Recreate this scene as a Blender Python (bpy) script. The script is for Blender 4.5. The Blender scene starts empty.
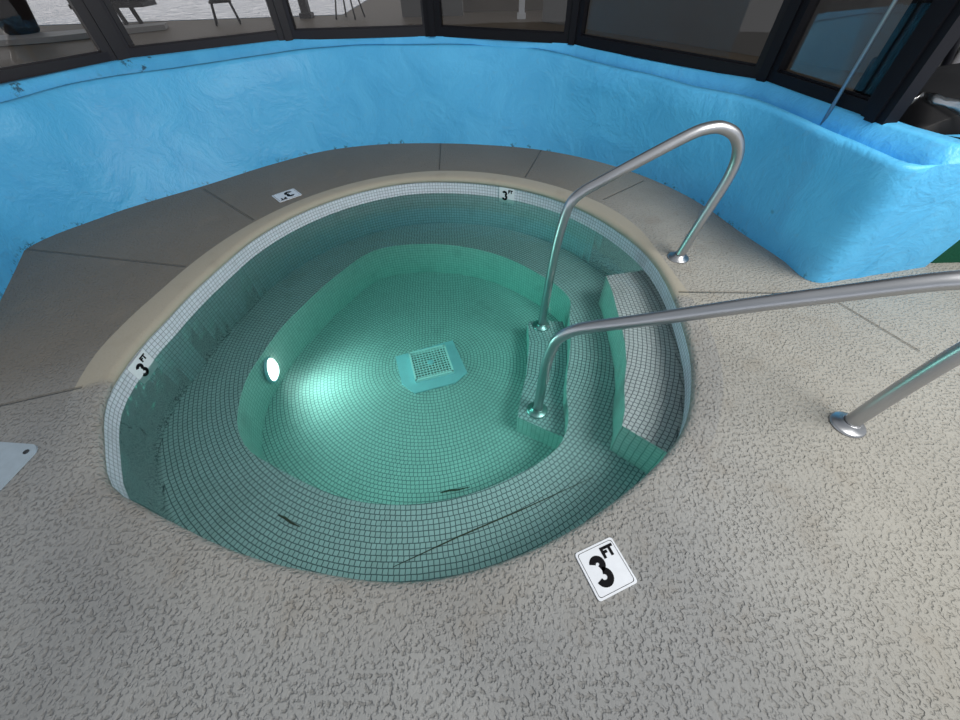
import bpy, bmesh, math, random
from mathutils import Vector, Matrix, noise
S = bpy.context.scene
COL = S.collection
PI = math.pi
random.seed(7)

# ------------------------------------------------------------------ camera
cam = bpy.data.cameras.new('camera'); co = bpy.data.objects.new('camera', cam); COL.objects.link(co)
cam.sensor_width = 36; cam.lens = 366.62 / 960 * 36; cam.clip_start = .02
R_ = Vector((.99952, -.02337, -.02038)); U_ = Vector((.03101, .75334, .65691)); F_ = Vector((0, .65722, -.75370))
co.matrix_world = Matrix(((R_.x, U_.x, -F_.x, .376), (R_.y, U_.y, -F_.y, -1.879), (R_.z, U_.z, -F_.z, 1.39), (0, 0, 0, 1)))
S.camera = co
S.view_settings.view_transform = 'Standard'; S.view_settings.look = 'None'
S.view_settings.gamma = 1; S.view_settings.use_curve_mapping = False
S.view_settings.exposure = 0.0

# ------------------------------------------------------------------ sky and daylight
w = bpy.data.worlds.new('sky'); S.world = w; w.use_nodes = True
nt = w.node_tree; nt.nodes.clear()
tc = nt.nodes.new('ShaderNodeTexCoord'); dot = nt.nodes.new('ShaderNodeVectorMath'); dot.operation = 'DOT_PRODUCT'
dot.inputs[1].default_value = (.12, -.08, .99)
nt.links.new(tc.outputs['Generated'], dot.inputs[0])
cr = nt.nodes.new('ShaderNodeValToRGB')
cr.color_ramp.elements[0].position = 0.0; cr.color_ramp.elements[0].color = (2.3, 2.4, 2.6, 1)
cr.color_ramp.elements[1].position = 1.0; cr.color_ramp.elements[1].color = (.80, .82, .85, 1)
e = cr.color_ramp.elements.new(.34); e.color = (.42, .48, .55, 1)
bg = nt.nodes.new('ShaderNodeBackground'); bg.inputs['Strength'].default_value = .56
ow = nt.nodes.new('ShaderNodeOutputWorld')
nt.links.new(dot.outputs['Value'], cr.inputs['Fac']); nt.links.new(cr.outputs['Color'], bg.inputs['Color']); nt.links.new(bg.outputs[0], ow.inputs[0])

def area(name, loc, target, sx, sy, power, color):
    l = bpy.data.lights.new(name, 'AREA'); l.shape = 'RECTANGLE'; l.size = sx; l.size_y = sy; l.energy = power; l.color = color
    o = bpy.data.objects.new(name, l); COL.objects.link(o); o.location = loc
    o.rotation_euler = (Vector(target) - Vector(loc)).to_track_quat('-Z', 'Y').to_euler(); return o
area('skylight', (3.2, -2.0, 3.2), (.3, .2, 0), 2.2, 2.0, 160, (1, .975, .93))

# ------------------------------------------------------------------ materials
class NT:
    def __init__(s, name):
        s.m = bpy.data.materials.new(name); s.m.use_nodes = True; s.t = s.m.node_tree; s.t.nodes.clear()
        s.out = s.n('ShaderNodeOutputMaterial')
    def n(s, k, **kw):
        x = s.t.nodes.new(k)
        for a, b in kw.items(): setattr(x, a, b)
        return x
    def l(s, a, b): s.t.links.new(a, b)
    def put(s, sock, v):
        if hasattr(v, 'type') and hasattr(v, 'is_linked'): s.l(v, sock)
        else: sock.default_value = v
    def math(s, op, a, b=None, c=None):
        x = s.n('ShaderNodeMath', operation=op); s.put(x.inputs[0], a)
        if b is not None: s.put(x.inputs[1], b)
        if c is not None: s.put(x.inputs[2], c)
        return x.outputs[0]
    def mix(s, f, a, b):
        x = s.n('ShaderNodeMix', data_type='RGBA'); s.put(x.inputs[0], f); s.put(x.inputs[6], a); s.put(x.inputs[7], b); return x.outputs[2]
    def ramp(s, f, a, b):
        x = s.n('ShaderNodeMapRange'); x.interpolation_type = 'SMOOTHSTEP'; s.put(x.inputs[0], f); x.inputs[1].default_value = a; x.inputs[2].default_value = b; return x.outputs[0]
    def noise(s, vec, scale, detail=3, rough=.5, dist=0):
        x = s.n('ShaderNodeTexNoise'); s.l(vec, x.inputs['Vector']); x.inputs['Scale'].default_value = scale
        x.inputs['Detail'].default_value = detail; x.inputs['Roughness'].default_value = rough; x.inputs['Distortion'].default_value = dist; return x.outputs[0]
    def pos(s): return s.n('ShaderNodeNewGeometry').outputs['Position']
    def sep(s, v):
        x = s.n('ShaderNodeSeparateXYZ'); s.l(v, x.inputs[0]); return x.outputs
    def bsdf(s, color, rough=.5, metal=0, spec=.5, bump=None, bd=.01, bs=1):
        p = s.n('ShaderNodeBsdfPrincipled'); s.put(p.inputs['Base Color'], color); s.put(p.inputs['Roughness'], rough)
        p.inputs['Metallic'].default_value = metal; p.inputs['Specular IOR Level'].default_value = spec
        if bump is not None:
            b = s.n('ShaderNodeBump'); b.inputs['Distance'].default_value = bd; b.inputs['Strength'].default_value = bs
            s.l(bump, b.inputs['Height']); s.l(b.outputs[0], p.inputs['Normal'])
        s.l(p.outputs[0], s.out.inputs[0]); return p

def plain(name, color, rough=.5, metal=0, spec=.5, nscale=None, nd=.001, vary=0):
    a = NT(name); c = (*color, 1)
    if nscale or vary:
        nz = a.noise(a.pos(), nscale or 8, 4)
        if vary: c = a.mix(a.math('MULTIPLY', nz, vary), (*color, 1), (*[k * .5 for k in color], 1))
        a.bsdf(c, rough, metal, spec, nz, nd)
    else: a.bsdf(c, rough, metal, spec)
    return a.m

# textured concrete deck, with its tooled joints and the smooth coping band
JOINTS = [((-2.9, .53), (-1.56, .24)), ((-2.0, 1.42), (-1.34, .84)), ((.03, 2.4), (.05, 1.68)), ((1.06, 2.12), (.82, 1.46)),
          ((1.83, 1.32), (1.40, 1.0)), ((1.56, -.18), (2.31, -.23)), ((-2.9, -1.16), (-1.56, -.76)), ((2.40, -.30), (2.56, -.70)), ((2.62, -.85), (3.6, -1.25))]
def deck_mat(name, coping=False):
    a = NT(name); P = a.pos(); X, Y, Z = a.sep(P)
    n1 = a.noise(P, 70, 1.5, .5, 0); blob = a.ramp(n1, .30, .56)
    n2 = a.noise(P, 110, 3, .6); big = a.noise(P, 1.3, 3); mid = a.noise(P, 7, 3, .6)
    wx = a.noise(P, 5, 2)
    th = a.math('ARCTAN2', Y, X)
    smooth2 = a.math('MAXIMUM', a.ramp(th, -.16, -.12), a.ramp(a.math('MULTIPLY', th, -1), 2.66, 2.70))
    h = a.math('ADD', a.math('MULTIPLY', blob, 1.0), a.math('MULTIPLY', n2, .35))
    amp = a.math('MULTIPLY', a.ramp(mid, .25, .60), .6)
    amp = a.math('ADD', amp, .55)
    # the far deck is flatter; its darker tone is painted light falloff
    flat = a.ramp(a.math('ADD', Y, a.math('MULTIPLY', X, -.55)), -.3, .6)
    if coping: flat = smooth2
    amp = a.math('MULTIPLY', amp, a.math('SUBTRACT', 1.0, a.math('MULTIPLY', flat, .45 if not coping else .88)))
    h = a.math('MULTIPLY', h, amp)
    g = None
    for (x0, y0), (x1, y1) in JOINTS:
        L = math.hypot(x1 - x0, y1 - y0); ux, uy = (x1 - x0) / L, (y1 - y0) / L
        dx = a.math('SUBTRACT', X, x0); dy = a.math('SUBTRACT', Y, y0)
        t = a.math('ADD', a.math('MULTIPLY', dx, ux), a.math('MULTIPLY', dy, uy))
        d = a.math('ABSOLUTE', a.math('ADD', a.math('MULTIPLY', dx, -uy), a.math('MULTIPLY', dy, ux)))
        inside = a.math('LESS_THAN', a.math('ABSOLUTE', a.math('SUBTRACT', t, L / 2)), L / 2)
        k = a.math('MULTIPLY', a.math('SUBTRACT', 1.0, a.ramp(d, .003, .011)), inside)
        g = k if g is None else a.math('MAXIMUM', g, k)
    h = a.math('SUBTRACT', h, a.math('MULTIPLY', g, 2.2))
    base = a.mix(a.ramp(big, .35, .65), (.34, .345, .34, 1), (.275, .28, .28, 1))
    base = a.mix(a.math('MULTIPLY', a.math('SUBTRACT', 1, a.ramp(n1, .33, .45)), .7), base, (.22, .215, .205, 1))
    warm = a.math('MULTIPLY', a.math('SUBTRACT', 1.0, a.ramp(a.math('SQRT', a.math('ADD', a.math('MULTIPLY', X, X), a.math('MULTIPLY', Y, Y))), 1.6, 1.9)), .2)
    base = a.mix(warm, base, (.48, .43, .34, 1))
    if not coping:
        base = a.mix(a.math('MULTIPLY', flat, .8), base, (.18, .16, .13, 1))  # daylight fading towards the far wall, painted as darker concrete
        warm_lit = a.math('MULTIPLY', a.ramp(X, .9, 1.9), .55)  # stronger daylight on the right, painted in as a brighter warm tone
        base = a.mix(warm_lit, base, (.43, .405, .34, 1))
    else:
        base = a.mix(a.math('MULTIPLY', smooth2, .85), base, (.43, .395, .315, 1))
    base = a.mix(a.math('MULTIPLY', a.ramp(wx, .55, .75), .25), base, (.27, .23, .18, 1))
    base = a.mix(a.math('MULTIPLY', g, .55), base, (.15, .135, .11, 1))
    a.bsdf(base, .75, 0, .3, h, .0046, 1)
    return a.m
M_deck = deck_mat('textured_concrete'); M_cop = deck_mat('coping_concrete', True)

def tile_mat(name, polar, col=(.60, .66, .68), grout=(.13, .16, .18), gw=.41):
    a = NT(name); uv = a.sep(a.n('ShaderNodeUVMap').outputs[0]); P = a.pos(); X, Y, Z = a.sep(P)
    v = a.math('ADD', uv[1], a.math('MULTIPLY', a.math('SUBTRACT', a.noise(P, 9, 2), .5), .3))
    if polar:
        row = a.math('FLOOR', v)
        cnt = a.math('ROUND', a.math('MULTIPLY', a.math('ADD', row, .5), 2 * PI))
        u = a.math('MULTIPLY', a.math('DIVIDE', a.math('ARCTAN2', Y, X), 2 * PI), cnt)
        u = a.math('ADD', u, a.math('MULTIPLY', row, .37))
    else: u = uv[0]
    u = a.math('ADD', u, a.math('MULTIPLY', a.math('SUBTRACT', a.noise(P, 11, 2), .5), .4))
    fu = a.math('ABSOLUTE', a.math('SUBTRACT', a.math('FRACT', u), .5)); fv = a.math('ABSOLUTE', a.math('SUBTRACT', a.math('FRACT', v), .5))
    m = a.ramp(a.math('MAXIMUM', fu, fv), gw - .03, gw + .05)
    cb = a.n('ShaderNodeCombineXYZ'); a.l(a.math('FLOOR', u), cb.inputs[0]); a.l(a.math('FLOOR', v), cb.inputs[1])
    wn = a.n('ShaderNodeTexWhiteNoise'); a.l(cb.outputs[0], wn.inputs['Vector'])
    c = a.mix(a.math('MULTIPLY', wn.outputs['Value'], .3), (*col, 1), (*[k * .72 for k in col], 1))
    c = a.mix(a.math('MULTIPLY', a.ramp(a.noise(P, 4, 4, .7), .52, .72), .3), c, (.33, .37, .36, 1))
    c = a.mix(m, c, (*grout, 1))
    a.bsdf(c, .35, 0, .5, a.math('SUBTRACT', 1, m), .002)
    return a.m
M_tilep = tile_mat('mosaic_tile_rings', True, (.56, .61, .64), (.12, .15, .17), .41)
M_tilef = tile_mat('mosaic_tile_floor', True, (.64, .69, .68), (.17, .22, .23), .415)
M_tilew = tile_mat('mosaic_tile_wall', False, (.76, .81, .90), (.30, .34, .40), .43)
M_tiler = tile_mat('mosaic_tile_riser', False, (.84, .88, .86), (.40, .50, .48), .43)

def wall_mat():
    a = NT('blue_paint'); P = a.pos(); X, Y, Z = a.sep(P)
    n1 = a.noise(P, 3.2, 5, .6, .8); n2 = a.noise(P, 26, 4, .6, 1.2); n3 = a.noise(P, 9, 3, .55, 2.2)
    h = a.math('ADD', a.math('MULTIPLY', n1, 1.6), a.math('ADD', a.math('MULTIPLY', n2, .10), a.math('MULTIPLY', n3, .3)))
    c = a.mix(a.ramp(n1, .3, .7), (.12, .57, .96, 1), (.095, .51, .90, 1))
    c = a.mix(a.math('MULTIPLY', a.ramp(n3, .58, .72), .25), c, (.16, .48, .78, 1))
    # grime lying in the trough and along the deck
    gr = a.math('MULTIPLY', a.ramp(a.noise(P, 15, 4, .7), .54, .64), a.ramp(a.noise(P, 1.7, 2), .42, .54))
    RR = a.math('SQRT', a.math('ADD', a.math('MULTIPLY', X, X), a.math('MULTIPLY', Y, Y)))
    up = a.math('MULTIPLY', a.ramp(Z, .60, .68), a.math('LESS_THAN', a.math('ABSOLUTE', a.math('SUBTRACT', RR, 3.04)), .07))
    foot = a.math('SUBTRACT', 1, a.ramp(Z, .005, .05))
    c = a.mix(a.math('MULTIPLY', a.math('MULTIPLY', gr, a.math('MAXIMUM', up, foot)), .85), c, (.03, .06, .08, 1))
    for hx, hy, hz, r in ((2.24, .416, .383, .009), (2.265, .304, .227, .011), (2.27, .27, .636, .008)):
        d = a.n('ShaderNodeVectorMath', operation='DISTANCE'); a.l(P, d.inputs[0]); d.inputs[1].default_value = (hx, hy, hz)
        c = a.mix(a.math('MULTIPLY', a.math('SUBTRACT', 1, a.ramp(d.outputs['Value'], r, r * 2.4)), .8), c, (.04, .09, .10, 1))
    a.bsdf(c, .42, 0, .4, h, .012, 1)
    return a.m
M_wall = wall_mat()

def steel():
    a = NT('brushed_stainless'); P = a.pos()
    n = a.noise(P, 5, 2)
    a.bsdf(a.mix(n, (.44, .45, .47, 1), (.52, .53, .55, 1)), a.math('ADD', .34, a.math('MULTIPLY', n, .06)), 1)
    return a.m
M_steel = steel()
M_frame = plain('black_anodised_frame', (.007, .007, .010), .5, 0, .15)
M_frame_brown = plain('bronze_frame', (.016, .014, .018), .42, 0, .35)
M_white = plain('white_marker_tile', (.84, .88, .94), .3, 0, .5, 40, .0006, .25)
M_black = plain('black_lettering', (.004, .004, .006), .6, 0, .1)
M_pvc = plain('pale_plastic', (.42, .52, .60), .4, 0, .5, 30, .0008, .5)
M_plate = plain('pale_blue_plastic', (.50, .72, .82), .45, 0, .5, 20, .001, .3)
M_screw = plain('dark_screw', (.03, .035, .04), .4, .5)
M_grate = plain('grate_plastic', (.88, .93, .95), .5)
M_pit = plain('drain_pit', (.006, .010, .014), .7)
M_green = plain('green_turf', (.008, .085, .045), .9, 0, .2, 60, .004, .3)
M_chip = plain('light_blue_paint', (.20, .52, .80), .4)
M_bag = plain('black_plastic', (.004, .004, .005), .55, 0, .2)
M_pot = plain('dark_pot', (.020, .014, .015), .5)
M_pipe = plain('grey_conduit', (.30, .36, .40), .35, .6)

def emis(name, col, st):
    a = NT(name); e = a.n('ShaderNodeEmission'); e.inputs[0].default_value = (*col, 1); e.inputs[1].default_value = st; a.l(e.outputs[0], a.out.inputs[0]); return a.m

def glass(name, tint, ripple=0, rough=.02, vol=None, ior=1.33, gain=1):
    a = NT(name); tr = a.n('ShaderNodeBsdfTransparent'); tr.inputs[0].default_value = (*tint, 1)
    gl = a.n('ShaderNodeBsdfAnisotropic' if False else 'ShaderNodeBsdfGlossy'); gl.inputs['Roughness'].default_value = rough
    fr = a.n('ShaderNodeFresnel'); fr.inputs['IOR'].default_value = ior
    if ripple:
        P = a.pos(); X, Y, Z = a.sep(P)
        n = a.math('ADD', a.noise(P, 7, 2, .5, 1.2), a.math('MULTIPLY', a.noise(P, 34, 2, .5), .28))
        # the jets stir the left half more
        n = a.math('MULTIPLY', n, a.math('ADD', .15, a.math('MULTIPLY', .55, a.math('SUBTRACT', 1, a.ramp(X, -1.3, .3)))))
        b = a.n('ShaderNodeBump'); b.inputs['Distance'].default_value = ripple; a.l(n, b.inputs['Height'])
        a.l(b.outputs[0], gl.inputs['Normal'])
    mx = a.n('ShaderNodeMixShader'); a.l(a.math('MULTIPLY', fr.outputs[0], gain), mx.inputs[0]); a.l(tr.outputs[0], mx.inputs[1]); a.l(gl.outputs[0], mx.inputs[2])
    a.l(mx.outputs[0], a.out.inputs[0])
    if vol:
        v = a.n('ShaderNodeVolumeAbsorption'); v.inputs['Color'].default_value = (*vol[0], 1); v.inputs['Density'].default_value = vol[1]; a.l(v.outputs[0], a.out.inputs['Volume'])
    return a.m
M_water = glass('spa_water', (1, 1, 1), .02, .04, ((.30, .91, .85), 1.1), 1.33)
M_glass = glass('tinted_window_glass', (.80, .78, .76), 0, .01, None, 1.5, .45)
M_film = glass('clear_plastic_sheet', (.75, .8, .82), 0, .25, None, 1.8, 3.0)

# ------------------------------------------------------------------ mesh helpers
def link(name, bm, mat, parent=None, smooth=False, kind=None):
    me = bpy.data.meshes.new(name); bmesh.ops.recalc_face_normals(bm, faces=bm.faces); bm.to_mesh(me); bm.free()
    if isinstance(mat, (list, tuple)):
        for m_ in mat: me.materials.append(m_)
    else: me.materials.append(mat)
    if smooth:
        for p in me.polygons: p.use_smooth = True
    o = bpy.data.objects.new(name, me); COL.objects.link(o)
    if parent: o.parent = parent
    if kind: o['kind'] = kind
    return o
def tag(o, label, cat, group=None, kind=None):
    o['label'] = label; o['category'] = cat
    if group: o['group'] = group
    if kind: o['kind'] = kind
    return o
def empty(name, loc=(0, 0, 0), rz=0):
    o = bpy.data.objects.new(name, None); COL.objects.link(o); o.location = loc; o.rotation_euler = (0, 0, rz); o.empty_display_size = .1; return o
def box(bm, lo, hi, M=None):
    vs = [bm.verts.new(Vector((x, y, z)) if M is None else M @ Vector((x, y, z))) for x in (lo[0], hi[0]) for y in (lo[1], hi[1]) for z in (lo[2], hi[2])]
    for f in ((0, 1, 3, 2), (4, 6, 7, 5), (0, 4, 5, 1), (2, 3, 7, 6), (0, 2, 6, 4), (1, 5, 7, 3)): bm.faces.new([vs[i] for i in f])
def prism(bm, pts, z0, z1):
    lo = [bm.verts.new((x, y, z0)) for x, y in pts]; hi = [bm.verts.new((x, y, z1)) for x, y in pts]; n = len(pts)
    bm.faces.new(hi); bm.faces.new(lo[::-1])
    for i in range(n): bm.faces.new((lo[i], lo[(i + 1) % n], hi[(i + 1) % n], hi[i]))
def lathe(bm, prof, n=32, M=None):
    rings = []
    for r, z in prof:
        ring = []
        for i in range(n):
            a = 2 * PI * i / n; v = Vector((r * math.cos(a), r * math.sin(a), z)); ring.append(bm.verts.new(M @ v if M else v))
        rings.append(ring)
    for a, b in zip(rings, rings[1:]):
        for i in range(n): bm.faces.new((a[i], a[(i + 1) % n], b[(i + 1) % n], b[i]))
    bm.faces.new(rings[0][::-1]); bm.faces.new(rings[-1])
def tube(bm, pts, r, n=20, rounds=None):
    pts = [Vector(p) for p in pts]; rings = []; N = len(pts); up = None
    for i, p in enumerate(pts):
        t = (pts[min(i + 1, N - 1)] - pts[max(i - 1, 0)]).normalized()
        if up is None: up = t.orthogonal().normalized()
        up = (up - t * up.dot(t)).normalized(); s = t.cross(up)
        rr = r[i] if isinstance(r, (list, tuple)) else r
        rings.append([bm.verts.new(p + (up * math.cos(2 * PI * k / n) + s * math.sin(2 * PI * k / n)) * rr) for k in range(n)])
    for a, b in zip(rings, rings[1:]):
        for k in range(n): bm.faces.new((a[k], a[(k + 1) % n], b[(k + 1) % n], b[k]))
    bm.faces.new(rings[0][::-1]); bm.faces.new(rings[-1])
def catmull(P, n=8, closed=False):
    P = [Vector(p) for p in P]; out = []; N = len(P)
    for i in range(N if closed else N - 1):
        g = (lambda k: P[k % N]) if closed else (lambda k: P[max(0, min(N - 1, k))])
        a, b, c, d = g(i - 1), g(i), g(i + 1), g(i + 2)
        for j in range(n):
            t = j / n
            out.append(.5 * ((2 * b) + (c - a) * t + (2 * a - 5 * b + 4 * c - d) * t * t + (3 * b - a - 3 * c + d) * t ** 3))
    if not closed: out.append(P[-1])
    return out
def polar(tab):
    tab = sorted(tab)
    def f(deg):
        deg = (deg + 180) % 360 - 180
        T = [(a - 360, r) for a, r in tab[-2:]] + tab + [(a + 360, r) for a, r in tab[:3]]
        for i in range(1, len(T) - 2):
            if T[i][0] <= deg <= T[i + 1][0]:
                (x0, y0), (x1, y1), (x2, y2), (x3, y3) = T[i - 1], T[i], T[i + 1], T[i + 2]
                h = x2 - x1; t = (deg - x1) / h
                m1 = (y2 - y0) / (x2 - x0) * h; m2 = (y3 - y1) / (x3 - x1) * h
                return (2 * t ** 3 - 3 * t * t + 1) * y1 + (t ** 3 - 2 * t * t + t) * m1 + (-2 * t ** 3 + 3 * t * t) * y2 + (t ** 3 - t * t) * m2
        return tab[0][1]
    return f
def pt(deg, r, z=None):
    a = math.radians(deg); return (r * math.cos(a), r * math.sin(a)) if z is None else (r * math.cos(a), r * math.sin(a), z)

# plan of the spa: the rim, the bench edge
tip = polar([(-172, 1.455), (-163, 1.535), (-156, 1.60), (-150, 1.645), (-140, 1.665), (-132, 1.685), (-125, 1.64), (-116, 1.605), (-98, 1.60), (-85, 1.63), (-70, 1.63), (-57, 1.63),
             (-42, 1.65), (-37, 1.64), (-27, 1.60), (-16, 1.555), (-4, 1.54), (9, 1.54), (24, 1.52), (50, 1.51), (67, 1.505), (85, 1.507), (97, 1.515), (108, 1.498), (122, 1.468), (138, 1.435), (154, 1.408), (170, 1.39)])
band = polar([(-160, 1.74), (-140, 1.82), (-120, 1.78), (-90, 1.78), (-60, 1.78), (-30, 1.74), (-8, 1.63), (0, 1.60), (8, 1.60), (19, 1.64), (30, 1.66), (44, 1.655), (61, 1.65), (75, 1.655), (90, 1.655), (106, 1.63), (125, 1.59), (147, 1.555), (165, 1.555), (180, 1.59), (-170, 1.66)])
seat = polar([(-151, 1.25), (-162, 1.19), (-172, 1.12), (176, 1.07), (159, 1.03), (137, 1.08), (117, 1.20), (96, 1.16), (77, 1.115), (56, 1.09), (37, 1.09), (24, 1.12), (15, 1.12), (8, 1.06), (0, 1.025), (-20, 1.01), (-32, 1.06), (-42, 1.17), (-50, 1.22), (-64, 1.213), (-80, 1.215), (-100, 1.22), (-117, 1.22), (-127, 1.24), (-136, 1.28), (-144, 1.28)])
ZS, ZF, ZW = -.44, -.75, -.143
T = .0254
STEP = 3
DEG = [(-180 + i * STEP) for i in range(360 // STEP)]

def sweep(rings, zs, uvmode, closed=True, sub=None):
    """rings: list of r(deg) functions, zs heights; uvmode 'polar' (v=r/T) or 'wall' (u=arc,v=z)"""
    bm = bmesh.new(); uvl = bm.loops.layers.uv.new('UVMap'); grid = []; uvs = {}
    degs = DEG + [180]
    arc = 0; prev = None
    for d in degs:
        p = pt(d, rings[0](d)); arc += math.dist(p, prev) if prev else 0; prev = p
        colv = []
        dist = 0; pr = None
        for f, z in zip(rings, zs):
            r = f(d); v = bm.verts.new(pt(d, r, z)); colv.append(v)
            uvs[v] = (arc / T, z / T) if uvmode == 'wall' else (0, r / T)
        grid.append(colv)
    for a, b in zip(grid, grid[1:]):
        for i in range(len(zs) - 1):
            f = bm.faces.new((a[i], b[i], b[i + 1], a[i + 1]))
            for lp in f.loops: lp[uvl].uv = uvs[lp.vert]
    bmesh.ops.remove_doubles(bm, verts=bm.verts, dist=1e-5)
    return bm

# ------------------------------------------------------------------ deck and parapet
bm = bmesh.new(); grid = []
fr = [0, .15, .35, 1.0, 2.2, 4.0]
for d in DEG: grid.append([bm.verts.new(pt(d, band(d) + k, 0)) for k in fr])
for i in range(len(grid)):
    a, b = grid[i], grid[(i + 1) % len(grid)]
    for k in range(len(fr) - 1): bm.faces.new((a[k], b[k], b[k + 1], a[k + 1]))
floor = link('floor', bm, M_deck, kind='structure')

spa = tag(empty('spa_pool', (0, 0, 0)), 'round in-ground whirlpool spa with mosaic tiled bench, steps and concrete rim', 'hot tub')
prof = [(lambda d: band(d), 0), (lambda d: tip(d) + .035, .001), (lambda d: tip(d) + .012, -.007), (lambda d: tip(d) + .002, -.022), (lambda d: tip(d) + .002, -.036), (lambda d: tip(d) + .016, -.048), (lambda d: tip(d) + .05, -.05)]
link('coping', sweep([p[0] for p in prof], [p[1] for p in prof], 'polar'), M_cop, spa, True)
link('tile_wall', sweep([lambda d: tip(d) + .015] * 3, [-.046, -.2, ZS - .02], 'wall'), M_tilew, spa, True)
link('bench', sweep([lambda d: tip(d) + .02, lambda d: (tip(d) + seat(d)) / 2, seat], [ZS] * 3, 'polar'), M_tilep, spa)
link('bench_riser', sweep([seat] * 3, [ZS, -.6, ZF - .01], 'wall'), M_tiler, spa, True)
link('basin_floor', sweep([lambda d: seat(d) + .02] + [(lambda k: (lambda d: seat(d) * k))(k) for k in (.8, .6, .4, .2, .01)], [ZF] * 6, 'polar'), M_tilef, spa)

def step_block(poly_in, poly_out, z0, z1):
    """inner edge and outer edge as lists of (deg, r)"""
    bm = bmesh.new(); uvl = bm.loops.layers.uv.new('UVMap')
    n = len(poly_in)
    def q(vs, uvf, mi):
        f = bm.faces.new(vs); f.material_index = mi
        for lp in f.loops: lp[uvl].uv = uvf(lp.vert.co)
    ti = [bm.verts.new((x, y, z1)) for x, y in poly_in]; to = [bm.verts.new((x, y, z1)) for x, y in poly_out]
    bi = [bm.verts.new((x, y, z0)) for x, y in poly_in]; bo = [bm.verts.new((x, y, z0)) for x, y in poly_out]
    pol = lambda c: (0, math.hypot(c.x, c.y) / T)
    wl = lambda c: (c.y / T, c.z / T)
    wx = lambda c: (c.x / T, c.z / T)
    for i in range(n - 1):
        q((ti[i], ti[i + 1], to[i + 1], to[i]), pol, 0); q((bi[i], bi[i + 1], ti[i + 1], ti[i]), wl, 1)
    q((bi[0], ti[0], to[0], bo[0]), wx, 1); q((bi[-1], ti[-1], to[-1], bo[-1]), wx, 1)
    q(ti[-1:] and (bi[0], bo[0], bo[-1], bi[-1]), wl, 1)
    for i in range(n - 1): q((bo[i], bo[i + 1], to[i + 1], to[i]), wl, 1)
    return bm
degs = [11, 3, -6, -12, -18, -25, -32, -38, -42]
rin = [1.31, 1.285, 1.27, 1.28, 1.298, 1.322, 1.346, 1.40, 1.43]
rout = [tip(d) + .03 for d in degs]
link('step', step_block([pt(a, r) for a, r in zip(degs, rin)], [pt(a, r) for a, r in zip(degs, rout)], ZS - .005, -.19), [M_tilep, M_tiler], spa)
ins = [(.76, .225), (.745, .0), (.69, -.31), (.64, -.48), (.60, -.645)]
outs = [(1.03, .21), (1.03, .0), (.985, -.31), (.93, -.56), (.868, -.80)]
link('step', step_block(ins, outs, ZF - .005, -.58), [M_tilep, M_tiler], spa)

# water body
bm = bmesh.new(); prism(bm, [pt(d, tip(d) + .012) for d in DEG], -.80, ZW)
water = link('spa_water', bm, M_water)
tag(water, 'green tinted rippling water filling the round spa', 'water', kind='stuff')

# parapet wall: stations of (foot x,y, outward dir, lip offset, top z, frame offset)
base_r = polar([(-179, 2.55), (170, 2.89), (160, 2.77), (144, 2.52), (130, 2.49), (116, 2.51), (91, 2.36), (78, 2.32), (64, 2.33), (38, 2.33), (24, 2.31), (11, 2.28), (-4, 2.37)])
top_r = polar([(-179, 2.58), (170, 2.88), (159, 2.82), (149, 2.90), (133, 2.64), (112, 2.60), (88, 2.39), (70, 2.44), (53, 2.28), (38, 2.22), (30, 2.21), (20, 2.25), (6, 2.20), (-5, 2.26)])
top_z = polar([(-179, .76), (150, .76), (112, .78), (88, .78), (70, .76), (53, .72), (38, .70), (20, .70), (-10, .70)])
FV = [(168, 3.12), (158, 3.02), (141, 3.12), (116.5, 2.85), (89, 2.52), (60.5, 2.55), (24, 2.50), (5, 2.43), (-7, 2.53)]
def frame_r(d):
    for (a, ra), (b, rb) in zip(FV, FV[1:]):
        if b <= d <= a:
            p, q = Vector(pt(a, ra)), Vector(pt(b, rb)); u = Vector(pt(d, 1)); e = q - p
            return (p.x * e.y - p.y * e.x) / (u.x * e.y - u.y * e.x)
    return FV[0][1] if d > 168 else FV[-1][1]
bm = bmesh.new(); grid = []
def station(foot, topp, dirv, zt, fo, d, close=0):
    """foot, topp: inner foot / inner top xy; fo: distance from topp to frame line"""
    f = Vector(foot); t = Vector(topp); u = Vector(dirv).normalized()
    wob = lambda s, k: (noise.noise(Vector((d * .11, k, s))) * .012)
    dep = .13 * (1 - close)
    P = [(f, 0)]
    for k in (.25, .5, .75): 
        P.append((f.lerp(t, k) + u * wob(1, k * 7), zt * k))
    P += [(t + u * wob(2, 1), zt - .03), (t + u * (.012 + wob(2, 2)), zt - .008 + wob(5, 2) * .4), (t + u * (.045 + wob(2, 2)), zt + wob(5, 2) * .4),
          (t + u * min(.075, .36 * fo), zt - .45 * dep), (t + u * min(.10, .45 * fo), zt - dep), (t + u * (.6 * fo), zt - dep + wob(4, 1)), (t + u * (.72 * fo), zt - .3 * dep),
          (t + u * (.82 * fo), zt + .045 + wob(3, 1)), (t + u * (.92 * fo), zt + .055), (t + u * (fo + .06), zt + .055), (f + u * max(.1, fo - .06), 0)]
    grid.append([bm.verts.new((p.x, p.y, z)) for p, z in P])
d = 170
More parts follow.
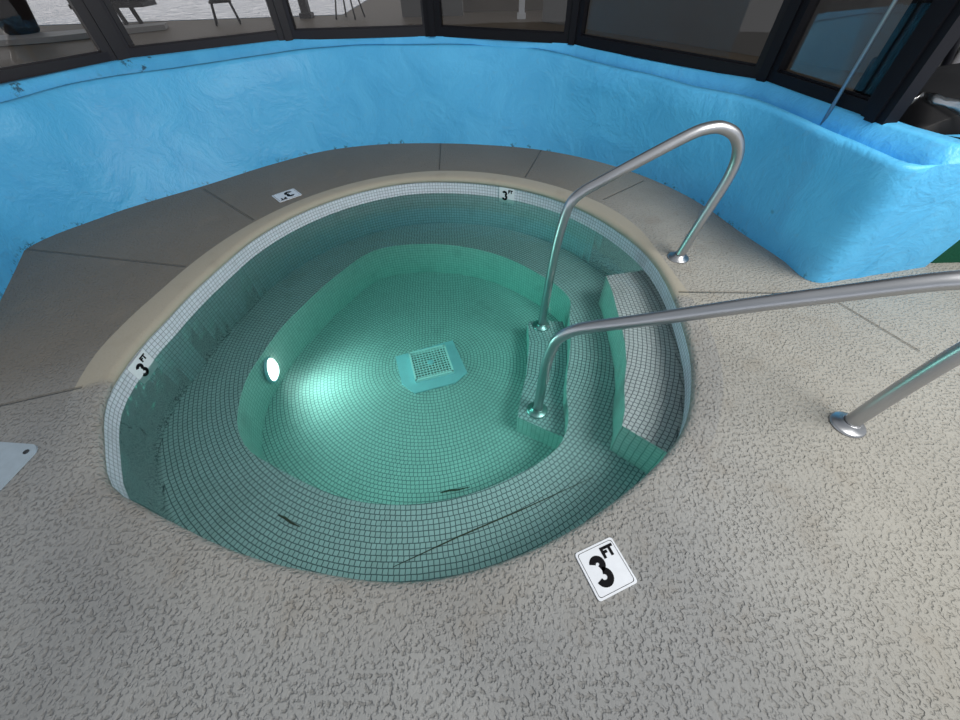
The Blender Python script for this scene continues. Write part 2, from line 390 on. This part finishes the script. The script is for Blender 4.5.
# left facet running towards the viewer
for k in (1.6, .8, .4):
    bx, by = -2.845 + .30 * k, .508 - .567 * k
    station((bx, by), (bx, by), (-1, -.1), .76, .5, 190 + k)
while d >= 1:
    ang = d
    b = pt(d, base_r(d)); t = pt(d, top_r(d)); zt = top_z(d)
    station(b, t, pt(d, 1), zt, frame_r(d) - top_r(d), d); d -= 1.5
fo0 = frame_r(0) - top_r(0)
station((2.345, -.06), (2.235, -.10), (1, .02), .70, .27, 0, 0)
station((2.358, -.10), (2.24, -.155), (1, .06), .70, .27, -1, .15)
station((2.385, -.13), (2.262, -.200), (1, .11), .70, .28, -2, .45)
station((2.43, -.143), (2.30, -.230), (1, .15), .70, .30, -3, .85)
station((2.50, -.132), (2.36, -.240), (1, .178), .70, .32, -4, 1)
for a, b in zip(grid, grid[1:]):
    for i in range(len(a) - 1): bm.faces.new((a[i], b[i], b[i + 1], a[i + 1]))
for f in bm.faces: f.smooth = True
ge = grid[-1]
to = bm.verts.new((3.15, -.105, .755)); bo = bm.verts.new((3.15, -.016, 0)); tb = bm.verts.new((3.17, .12, .70)); bb = bm.verts.new((3.17, .12, 0)); ob = bm.verts.new((2.72, .12, .70))
bm.faces.new(ge[:-1] + [to, bo]); bm.faces.new((ge[-2], ob, tb, to)); bm.faces.new((to, tb, bb, bo))
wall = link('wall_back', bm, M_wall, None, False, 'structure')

# ------------------------------------------------------------------ glazing
def frame_pt(i): return Vector(pt(*FV[i]))
wn = 0
H2 = 2.3
def zf(i): return top_z(FV[i][0]) + .045
def seg_matrix(A, B, z):
    e = (B - A); L = e.length; e.normalize(); n = Vector((e.y, -e.x))
    if n.dot(A) < 0: n = -n
    return Matrix(((e.x, n.x, 0, A.x), (e.y, n.y, 0, A.y), (0, 0, 1, z), (0, 0, 0, 1))), L
for k, (i, j) in enumerate(((0, 2), (2, 3), (3, 4), (4, 5), (5, 6), (6, 7)), 1):
    A, B = frame_pt(i), frame_pt(j); z0, z1 = zf(i), zf(j)
    if k == 1: A = Vector(pt(170, 3.35))
    Mx, L = seg_matrix(A, B, z0)
    sh = (z1 - z0) / L
    mat = M_frame_brown if k <= 3 else M_frame
    root = link(f'window_{k}', (lambda b: (box(b, (0, -.02, 0), (L, .05, .02)), b)[1])(bmesh.new()), mat, None, False, 'structure')
    bm = bmesh.new(); g = .045; rt = .066
    box(bm, (g, -.02, .02), (L - g, .04, rt)); box(bm, (g, -.02, H2 - .1), (L - g, .04, H2))
    box(bm, (g, -.02, rt), (g + .04, .04, H2 - .1)); box(bm, (L - g - .04, -.02, rt), (L - g, .04, H2 - .1))
    box(bm, (g + .04, .0, rt), (L - g - .04, .015, rt + .010))
    fo = link('window_frame', bm, mat, root)
    bm = bmesh.new(); box(bm, (g + .035, .020, rt - .01), (L - g - .035, .026, H2 - .09))
    gp = link('window_pane', bm, M_glass, root)
    root.matrix_world = Mx
    for o in (root,):
        for v in o.data.vertices: v.co.z += v.co.x * sh
    for o in (fo, gp):
        for v in o.data.vertices: v.co.z += v.co.x * sh
# mullion posts
for k, i in enumerate((2, 3, 4, 5, 6, 7), 1):
    c = frame_pt(i); a = math.radians(FV[i][0]); wd = (.12, .085, .065, .065, .08, .07)[k - 1]
    bm = bmesh.new(); Mx = Matrix.Translation((c.x, c.y, zf(i) - .02)) @ Matrix.Rotation(a, 4, 'Z')
    box(bm, (-.03, -wd, .02), (.045, wd, H2), Mx); box(bm, (-.045, -wd * .4, .02), (-.03, wd * .4, H2), Mx)
    link(f'trim_{k}', bm, M_frame_brown if k < 3 else M_frame, None, False, 'structure')
# wide dark door jamb right of the last window
bm = bmesh.new(); A_ = Vector((2.43, .24)); Mx = Matrix.Translation((2.50, .345, .70)) @ Matrix.Rotation(math.radians(8), 4, 'Z')
box(bm, (-.03, -.11, 0), (.05, .13, H2), Mx); box(bm, (-.045, .05, 0), (-.03, .09, H2), Mx)
link('trim_7', bm, M_frame, None, False, 'structure')
bm = bmesh.new(); tube(bm, [(2.335, .425, .60), (2.333, .426, 1.4), (2.33, .427, 2.9)], .0095, 14)
tag(link('conduit_pole', bm, M_pipe, None, True), 'thin grey metal conduit rising from the blue wall trough before the dark frame', 'pole')
# curled paint flake
bm = bmesh.new()
P = [(0, 0, 0), (.03, .005, .03), (.075, 0, .075), (.10, -.005, .11), (.085, -.008, .05), (.06, -.01, .025), (.055, -.012, -.01)]
vs = [bm.verts.new(Vector(p) + Vector((0, 0, 0))) for p in P]; vb = [bm.verts.new(Vector(p) + Vector((.004, .012, 0))) for p in P]
bm.faces.new(vs); bm.faces.new(vb[::-1])
for i in range(len(P)): bm.faces.new((vs[i], vs[(i + 1) % 7], vb[(i + 1) % 7], vb[i]))
fl = link('paint_flake', bm, M_chip); fl.location = (2.405, .315, .75); fl.rotation_euler = (0, 0, .25)
tag(fl, 'curled light blue paint flake sticking up from the wall top by the dark post', 'paint flake')

# ------------------------------------------------------------------ handrails
def arc2(P, rad, seg=7):
    out = [Vector(P[0])]
    for i in range(1, len(P) - 1):
        p = Vector(P[i]); a = (Vector(P[i - 1]) - p); b = (Vector(P[i + 1]) - p); r = rad[i - 1]
        la, lb = a.length, b.length; k = min(r, la * .49, lb * .49); a.normalize(); b.normalize()
        q0, q2 = p + a * k, p + b * k
        for s in range(seg + 1):
            t = s / seg; out.append(q0 * (1 - t) ** 2 + p * 2 * t * (1 - t) + q2 * t * t)
    out.append(Vector(P[-1])); return out
def handrail(label, O, I, prof, rad, r):
    root = tag(empty('handrail', (O[0], O[1], 0)), label, 'handrail', 'steel handrails at the spa steps')
    O = Vector(O); I = Vector(I); t = (I - O).normalized()
    pts = [Vector((t.x * q.x, t.y * q.x, q.z)) for q in catmull([(a, 0, b) for a, b in prof], 6)]
    bm = bmesh.new(); tube(bm, pts, r, 24); link('rail_tube', bm, M_steel, root, True)
    pr = [(.062, 0), (.062, .006), (.056, .012), (.036, .016), (.033, .03), (.0285, .032), (.0285, .0)]
    for q, z in ((pts[0], 0), (pts[-1], pts[-1].z)):
        bm = bmesh.new(); lathe(bm, [(a * r / .027, b) for a, b in pr], 28, Matrix.Translation((q.x, q.y, z))); link('base_flange', bm, M_steel, root, True)
    return root
handrail('stainless steel handrail farther from the viewer, arching in front of the blue wall', (1.686, .162), (.86, .17),
         [(0, 0), (-.03, .2), (-.062, .38), (-.082, .52), (-.07, .63), (-.015, .712), (.07, .75), (.145, .748), (.22, .722), (.39, .63), (.62, .50), (.70, .452), (.757, .395), (.785, .30), (.808, .09), (.82, -.23), (.83, -.58)], None, .0285)
handrail('stainless steel handrail nearer the viewer, running out of the right edge', (1.929, -1.098), (.73, -.60),
         [(0, 0), (-.006, .20), (-.02, .42), (-.035, .56), (-.02, .65), (.03, .71), (.10, .728), (.17, .708), (.24, .677), (.37, .61), (.60, .49), (.90, .325), (1.10, .22), (1.19, .165), (1.255, .09), (1.28, .0), (1.295, -.17), (1.30, -.58)], None, .0285)

# ------------------------------------------------------------------ depth markers
def text_bm(txt, size, off, M):
    cu = bpy.data.curves.new('t', 'FONT'); cu.body = txt; cu.size = size; cu.offset = off; cu.extrude = .0006; cu.align_x = 'CENTER'; cu.align_y = 'CENTER'
    o = bpy.data.objects.new('t', cu); COL.objects.link(o); bpy.context.view_layer.update()
    me = bpy.data.meshes.new_from_object(o.evaluated_get(bpy.context.evaluated_depsgraph_get()))
    bpy.data.objects.remove(o); bpy.data.curves.remove(cu)
    bm = bmesh.new(); bm.from_mesh(me); bpy.data.meshes.remove(me); bmesh.ops.transform(bm, matrix=M, verts=bm.verts); return bm
def rrect(w, h, r, n=5):
    out = []
    for cx, cy, a0 in ((w - r, h - r, 0), (-w + r, h - r, 90), (-w + r, -h + r, 180), (w - r, -h + r, 270)):
        for i in range(n + 1):
            a = math.radians(a0 + 90 * i / n); out.append((cx + r * math.cos(a), cy + r * math.sin(a)))
    return out
def marker(label, Mx, w=.076, h=.076, line=True):
    root = link('depth_marker', (lambda b: (prism(b, rrect(w, h, .010), 0, .004), b)[1])(bmesh.new()), M_white)
    tag(root, label, 'depth marker', 'depth markers around the spa')
    if line:
        bm = bmesh.new(); a = rrect(w * .91, h * .91, .009); b = rrect(w * .89, h * .89, .009); n = len(a)
        va = [bm.verts.new((x, y, .0046)) for x, y in a]; vb = [bm.verts.new((x, y, .0046)) for x, y in b]
        for i in range(n): bm.faces.new((va[i], va[(i + 1) % n], vb[(i + 1) % n], vb[i]))
        link('border_line', bm, M_black, root)
    n3 = bmesh.new(); q = h * 1.45; cl = []
    for k in range(15):
        t = math.radians(165 - 245 * k / 14); cl.append((.155 * math.cos(t), .195 + .145 * math.sin(t)))
    for k in range(17):
        t = math.radians(80 - 250 * k / 16); cl.append((.005 + .185 * math.cos(t), -.175 + .175 * math.sin(t)))
    for seg in (cl[:15], cl[15:]):
        L0, R0 = [], []
        for k, (x, y) in enumerate(seg):
            ax, ay = seg[max(k - 1, 0)]; bx, by = seg[min(k + 1, len(seg) - 1)]; L = math.hypot(bx - ax, by - ay); nx, ny = -(by - ay) / L, (bx - ax) / L
            for lst, sg in ((L0, 1), (R0, -1)): lst.append(n3.verts.new(((x + sg * nx * .098) * q - w * .26, (y + sg * ny * .098) * q - h * .04, .0052)))
        for k in range(len(seg) - 1): n3.faces.new((L0[k], L0[k + 1], R0[k + 1], R0[k]))
    ex_ = bmesh.ops.extrude_face_region(n3, geom=n3.faces[:]); bmesh.ops.translate(n3, vec=(0, 0, -.001), verts=[v for v in ex_['geom'] if isinstance(v, bmesh.types.BMVert)])
    link('numeral', n3, M_black, root)
    link('unit_letters', text_bm('FT', h * .58, h * .036, Matrix.Translation((w * .48, h * .52, .0048))), M_black, root)
    root.matrix_world = Mx
    return root
def flatM(c, up_, z=.001):
    u = Vector((*up_, 0)).normalized(); x = Vector((u.y, -u.x, 0))
    return Matrix(((x.x, u.x, 0, c[0]), (x.y, u.y, 0, c[1]), (0, 0, 1, z), (0, 0, 0, 1)))
marker('white square depth tile reading 3 FT set in the near deck', flatM((.773, -1.607), (-.053, .142)), .074, .075)
marker('white depth tile reading 3 FT upside down in the far left deck', flatM((-1.212, 1.243), (.125, -.14)), .097, .085)
def wallM(deg, z):
    r = tip(deg) + .010; c = pt(deg, r); e = Vector(pt(deg + .5, tip(deg + .5))) - Vector(pt(deg - .5, tip(deg - .5))); e.normalize()
    # facing the centre, text upright: right-hand direction is clockwise
    x = Vector((-e.x, -e.y, 0)); y = Vector((0, 0, 1)); n = x.cross(y)
    return Matrix(((x.x, y.x, n.x, c[0]), (x.y, y.y, n.y, c[1]), (0, 1, 0, z), (0, 0, 0, 1)))
marker('white 3 FT depth tile on the far waterline tiles', wallM(64.2, -.112), .072, .066, False)
marker('white 3 FT depth tile on the left waterline tiles', wallM(-160, -.118), .072, .066, False)

# ------------------------------------------------------------------ drain, light, skimmer lid
dr = tag(empty('floor_drain', (.0, -.045, ZF)), 'square grated main drain in the middle of the spa floor', 'drain')
dr.rotation_euler = (0, 0, math.radians(16))
bm = bmesh.new(); prism(bm, [(-.25, .16), (.22, .19), (.24, -.17), (.13, -.235), (-.17, -.235), (-.245, -.12)], 0, .012); link('surround', bm, M_plate, dr)
bm = bmesh.new(); prism(bm, rrect(.142, .142, .015), .012, .016); link('sump', bm, M_pit, dr)
bm = bmesh.new()
for s in (-1, 1): box(bm, (-.145, s * .14 - .007, .012), (.145, s * .14 + .007, .034)); box(bm, (s * .14 - .007, -.145, .012), (s * .14 + .007, .145, .034))
for i in range(-5, 6):
    box(bm, (-.14, i * .0235 - .0028, .018), (.14, i * .0235 + .0028, .030)); box(bm, (i * .0235 - .0028, -.14, .018), (i * .0235 + .0028, .14, .029))
gr = link('grate', bm, M_grate, dr)
bm = bmesh.new(); lathe(bm, [(.022, .03), (.022, .036), (.01, .038)], 16); link('screw', bm, M_plate, dr)

ld = -170.5; lr = seat(ld) - .004
lt = tag(empty('pool_light', (*pt(ld, lr), -.585)), 'round lit underwater lamp on the left bench riser', 'pool light')
lt.rotation_euler = (0, math.radians(90), math.radians(ld + 180))
bm = bmesh.new(); lathe(bm, [(.098, -.004), (.098, .010), (.088, .016), (.082, .010), (.082, 0)], 32); link('trim_ring', bm, M_plate, lt, True)
bm = bmesh.new(); lathe(bm, [(.08, 0), (.078, .016), (.06, .03), (.03, .038)], 32); link('lens', bm, emis('lamp_lens', (1, .93, .88), 5.0), lt, True)
l = bpy.data.lights.new('lamp', 'SPOT'); l.energy = 56; l.spot_size = math.radians(150); l.spot_blend = 1; l.shadow_soft_size = .3; l.color = (.95, 1, .93)
lo = bpy.data.objects.new('lamp', l); COL.objects.link(lo); c = Vector((*pt(ld, lr - .05), -.56)); lo.location = c
lo.rotation_euler = (Vector((-.1, -.28, -.66)) - c).to_track_quat('-Z', 'Y').to_euler()

bm = bmesh.new(); c = Vector((-1.665, -1.18))
prism(bm, rrect(.145, .118, .045, 8), 0, .008)
sk = link('skimmer_lid', bm, M_pvc); sk.location = (c.x, c.y, .001); sk.rotation_euler = (0, 0, math.radians(-6))
tag(sk, 'pale plastic skimmer lid with rounded corners at the left edge of the deck', 'skimmer lid')
bm = bmesh.new(); lathe(bm, [(.011, .006), (.011, .010), (.004, .0095)], 14, Matrix.Translation((.108, .082, 0))); link('screw', bm, M_screw, sk)
bm = bmesh.new(); prism(bm, [(.06, -.108), (.115, -.085), (.113, -.077), (.06, -.1)], .004, .0095); link('finger_slot', bm, M_screw, sk)

# ------------------------------------------------------------------ beyond the wall
bm = bmesh.new(); box(bm, (3.22, .02, -.02), (6.2, .12, .55), Matrix.Identity(4))
link('wall_right', bm, M_green, None, False, 'structure')

bm = bmesh.new(); box(bm, (-30, 2.0, -.06), (30, 45, -.012)); 
link('floor', bm, plain('outer_paving', (.21, .17, .125), .55, 0, .5, 2.5, .01, .7), None, False, 'structure')
# indoor pool hall: unseen roof slab added to darken it, back wall
bm = bmesh.new(); box(bm, (-12, 3.6, 3.3), (1.6, 8.5, 3.5))
link('shade_roof', bm, plain('dark_shade_roof', (.18, .18, .18), .8), None, False, 'structure')
pm = NT('swimming_water'); P = pm.pos(); nn = pm.noise(P, 2.2, 3, .6, 1.5)
pm.bsdf((.20, .30, .42, 1), .08, 0, 1.0, nn, .12); M_pool = pm.m
bm = bmesh.new(); prism(bm, [(-20, 12.7), (-3.4, 13.2), (-3.4, 24), (-20, 24)], -.012, .0)
tag(link('swimming_pool_water', bm, M_pool), 'bright rippling swimming pool water seen through the left windows', 'water', kind='stuff')
grey = plain('grey_render', (.17, .17, .17), .8, 0, .3, 3, .003, .3)
L_ = [(2.2, 10.6), (5.3, 5.9), (8.2, 1.5)]
bm = bmesh.new()
prism(bm, L_ + [(x + .25, y + .1) for x, y in L_[::-1]], -.01, 3.3)
link('wall_far', bm, grey, None, False, 'structure')
bm = bmesh.new(); box(bm, (-1.5, 12.2, -.01), (.2, 12.35, 3.3)); link('wall_far', bm, grey, None, False, 'structure')
bm = bmesh.new(); box(bm, (.2, 12.9, -.01), (3.6, 13.05, 3.3)); link('wall_far', bm, plain('brown_render', (.16, .13, .10), .8, 0, .3, 2, .003, .4), None, False, 'structure')
for x, y, wd, lab, mt in ((1.75, 11.3, .07, 'pale post outside, seen through the fourth window from the left', M_white),
                     (-5.1, 12.8, .13, 'left one of two brown posts outside the third window from the left', M_pot), (-4.35, 12.8, .11, 'right one of two brown posts outside the third window from the left', M_pot)):
    bm = bmesh.new(); box(bm, (x - wd, y - wd, -.012), (x + wd, y + wd, 3.3)); box(bm, (x - wd * 1.5, y - wd * 1.5, -.012), (x + wd * 1.5, y + wd * 1.5, .1))
    tag(link('veranda_post', bm, mt), lab, 'post', 'posts outside the windows')
# unseen overhang added above the glazing to keep sky light off the curb
bm = bmesh.new(); G = []
for d in range(170, -8, -4):
    r = frame_r(d); G.append([bm.verts.new(pt(d, r + k, z)) for k, z in ((-.42, 2.95), (.9, 2.95), (.9, 3.1), (-.42, 3.1))])
for a, b in zip(G, G[1:]):
    for i in range(4): bm.faces.new((a[i], b[i], b[(i + 1) % 4], a[(i + 1) % 4]))
bm.faces.new(G[0]); bm.faces.new(G[-1])
link('shade_roof', bm, M_frame, None, False, 'structure')
# dark planter with ledge beyond the left window
bm = bmesh.new(); lathe(bm, [(.30, 0), (.34, .05), (.52, .9), (.56, 1.0), (.50, 1.02), (.46, .9)], 28)
pl = link('planter_pot', bm, M_pot, None, True); pl.location = (-10.6, 10.4, .1)
tag(pl, 'large dark round planter pot outside the leftmost window', 'planter')
bm = bmesh.new(); pts = [(-14.5, 8.6), (-11.6, 8.9), (-9.4, 9.7), (-7.6, 11.2), (-7.8, 11.7), (-9.8, 10.6), (-12, 9.9), (-14.5, 9.9)]
prism(bm, pts, 0, .10); lg = link('planter_ledge', bm, plain('pale_ledge', (.42, .42, .42), .5, 0, .5, 5, .003, .3))
tag(lg, 'low curved pale ledge beneath the dark planter outside the leftmost window', 'ledge')
bm = bmesh.new()
for k in range(4):
    x = -10.2 + k * .42; tube(bm, [(x, 12.4, 0), (x - .25, 12.5, 1.1)], .06, 8)
box(bm, (-10.6, 12.3, .35), (-8.6, 13.0, .45)); box(bm, (-10.8, 12.95, .45), (-8.8, 13.05, 1.2))
tag(link('garden_bench', bm, M_pot), 'dark slatted bench beside the planter pot outside', 'bench')
# patio chairs seen as dark legs against the pool
def chair(loc, rz, label):
    r = tag(empty('patio_chair', loc, rz), label, 'chair', 'patio chairs outside')
    for sx in (-1, 1):
        for sy in (-1, 1):
            bm = bmesh.new(); tube(bm, [(sx * .30, sy * .28, 0), (sx * .22, sy * .2, .45)], .022, 10); link('leg', bm, M_pot, r, True)
    bm = bmesh.new(); box(bm, (-.27, -.26, .43), (.27, .26, .47)); link('seat', bm, M_pot, r)
    bm = bmesh.new(); box(bm, (-.26, .24, .47), (.26, .28, .98)); link('backrest', bm, M_pot, r)
chair((-6.3, 12.0, -.01), .4, 'dark patio chair outside, seen through the second window from the left')
chair((-3.0, 12.4, -.01), -.3, 'dark patio chair outside, seen through the third window from the left')
# right: things stored behind the parapet
bm = bmesh.new(); tube(bm, catmull([(3.36, 1.0, 0), (3.40, 1.0, .60), (3.395, 1.0, .80), (3.33, 1.0, .96), (3.27, 1.0, 1.12), (3.24, 1.0, 1.35), (3.4, 1.0, 1.6)], 6), .022, 12)
lc = tag(empty('leaning_chair'), 'grey chair with dark curved rim stored behind the wall at the far right edge', 'chair')
link('rim', bm, M_frame, lc, True)
bm = bmesh.new(); G = []
for i in range(9):
    z = .55 + i * .11; x0 = 3.42 - .018 * max(0, i - 2) ** 1.3
    G.append([bm.verts.new((x0 + j * .09, 1.0 + .05 * math.sin(j * .6) , z)) for j in range(7)])
for p_, q_ in zip(G, G[1:]):
    for j in range(6): bm.faces.new((p_[j], p_[j + 1], q_[j + 1], q_[j]))
o = link('back_panel', bm, plain('grey_panel', (.16, .155, .165), .25, .3), lc, True); o.modifiers.new('s', 'SOLIDIFY').thickness = .02
bm = bmesh.new(); box(bm, (3.40, 1.0, .42), (3.95, 1.5, .47)); link('seat', bm, M_frame, lc)
for x, y in ((3.42, 1.45), (3.92, 1.03), (3.92, 1.45)):
    bm = bmesh.new(); tube(bm, [(x, y, 0), (x, y, .43)], .016, 10); link('leg', bm, M_frame, lc)
bag = tag(empty('trash_bag', (2.62, .15, 0)), 'tall black plastic bag slumped behind the wall at the right edge under clear sheeting', 'bag')
bm = bmesh.new(); hp = [(0, 0, 0), (.6, 0, 0), (.6, .6, 0), (0, .6, 0), (-.03, .02, .5), (.62, 0, .5), (.62, .6, .5), (0, .55, .5), (.03, .03, .70), (.09, .2, .81), (.3, .1, .80), (.5, .1, .84), (.28, .3, .875), (.6, .5, .9), (.15, .5, .84)]
for p in hp: bm.verts.new(p)
bmesh.ops.convex_hull(bm, input=bm.verts[:]); bmesh.ops.triangulate(bm, faces=bm.faces[:]); bmesh.ops.subdivide_edges(bm, edges=bm.edges[:], cuts=3, use_grid_fill=True)
for v in bm.verts: v.co += Vector((noise.noise(v.co * 9), noise.noise(v.co * 9 + Vector((5, 0, 0))), 0)) * .015
link('bag_body', bm, M_bag, bag, True)
bm = bmesh.new()
for quad in ([(.0, .21, .745), (.085, .20, .825), (.095, .195, .80), (.03, .20, .738)], [(.085, .19, .828), (.24, -.04, .82), (.25, -.05, .74), (.09, .17, .80)]):
    g4 = [Vector(q) for q in quad]; rows = []
    for i in range(7):
        t = i / 6; a_, b_ = g4[0].lerp(g4[1], t), g4[3].lerp(g4[2], t)
        rows.append([bm.verts.new(a_.lerp(b_, k / 3) + Vector((0, 0, .006 * math.sin(i * 2.1 + k)))) for k in range(4)])
    for p_, q_ in zip(rows, rows[1:]):
        for k in range(3): bm.faces.new((p_[k], p_[k + 1], q_[k + 1], q_[k]))
fs = link('plastic_sheet', bm, M_film, bag, True); sm = fs.modifiers.new('s', 'SOLIDIFY'); sm.thickness = .002
bm = bmesh.new(); tube(bm, [(2.58, .50, .74), (3.1, 1.2, .80)], .022, 10); tube(bm, [(3.1, 1.2, 0), (3.1, 1.2, .8)], .022, 10)
tag(link('storage_rack_bar', bm, M_frame, None, True), 'black metal bar running behind the dark door post to the black bag', 'metal bar')

# twigs and needles that settled in the spa
M_twig = plain('twig_bark', (.06, .055, .035), .8)
for p, q, rr, lab in (((.117, -1.045, ZF + .005), (.293, -1.014, ZF + .005), .006, 'short dark twig lying on the spa floor at the foot of the near bench'),
                  ((-.633, -1.25, ZS + .006), (-.507, -1.309, ZS + .006), .006, 'small dark clump of debris on the near left part of the bench'),
                  ((-.039, -1.492, ZS + .005), (.937, -1.108, ZS + .005), .0035, 'long thin straight stick lying along the near bench')):
    p, q = Vector(p), Vector(q); bm = bmesh.new()
    tube(bm, [p, p.lerp(q, .3) + Vector((0, .004, 0)), p.lerp(q, .6) - Vector((0, .003, 0)), q], [rr * .4, rr, rr * .8, rr * .3], 8)
    tag(link('twig', bm, M_twig, None, True), lab, 'twig', 'debris sunk in the spa')
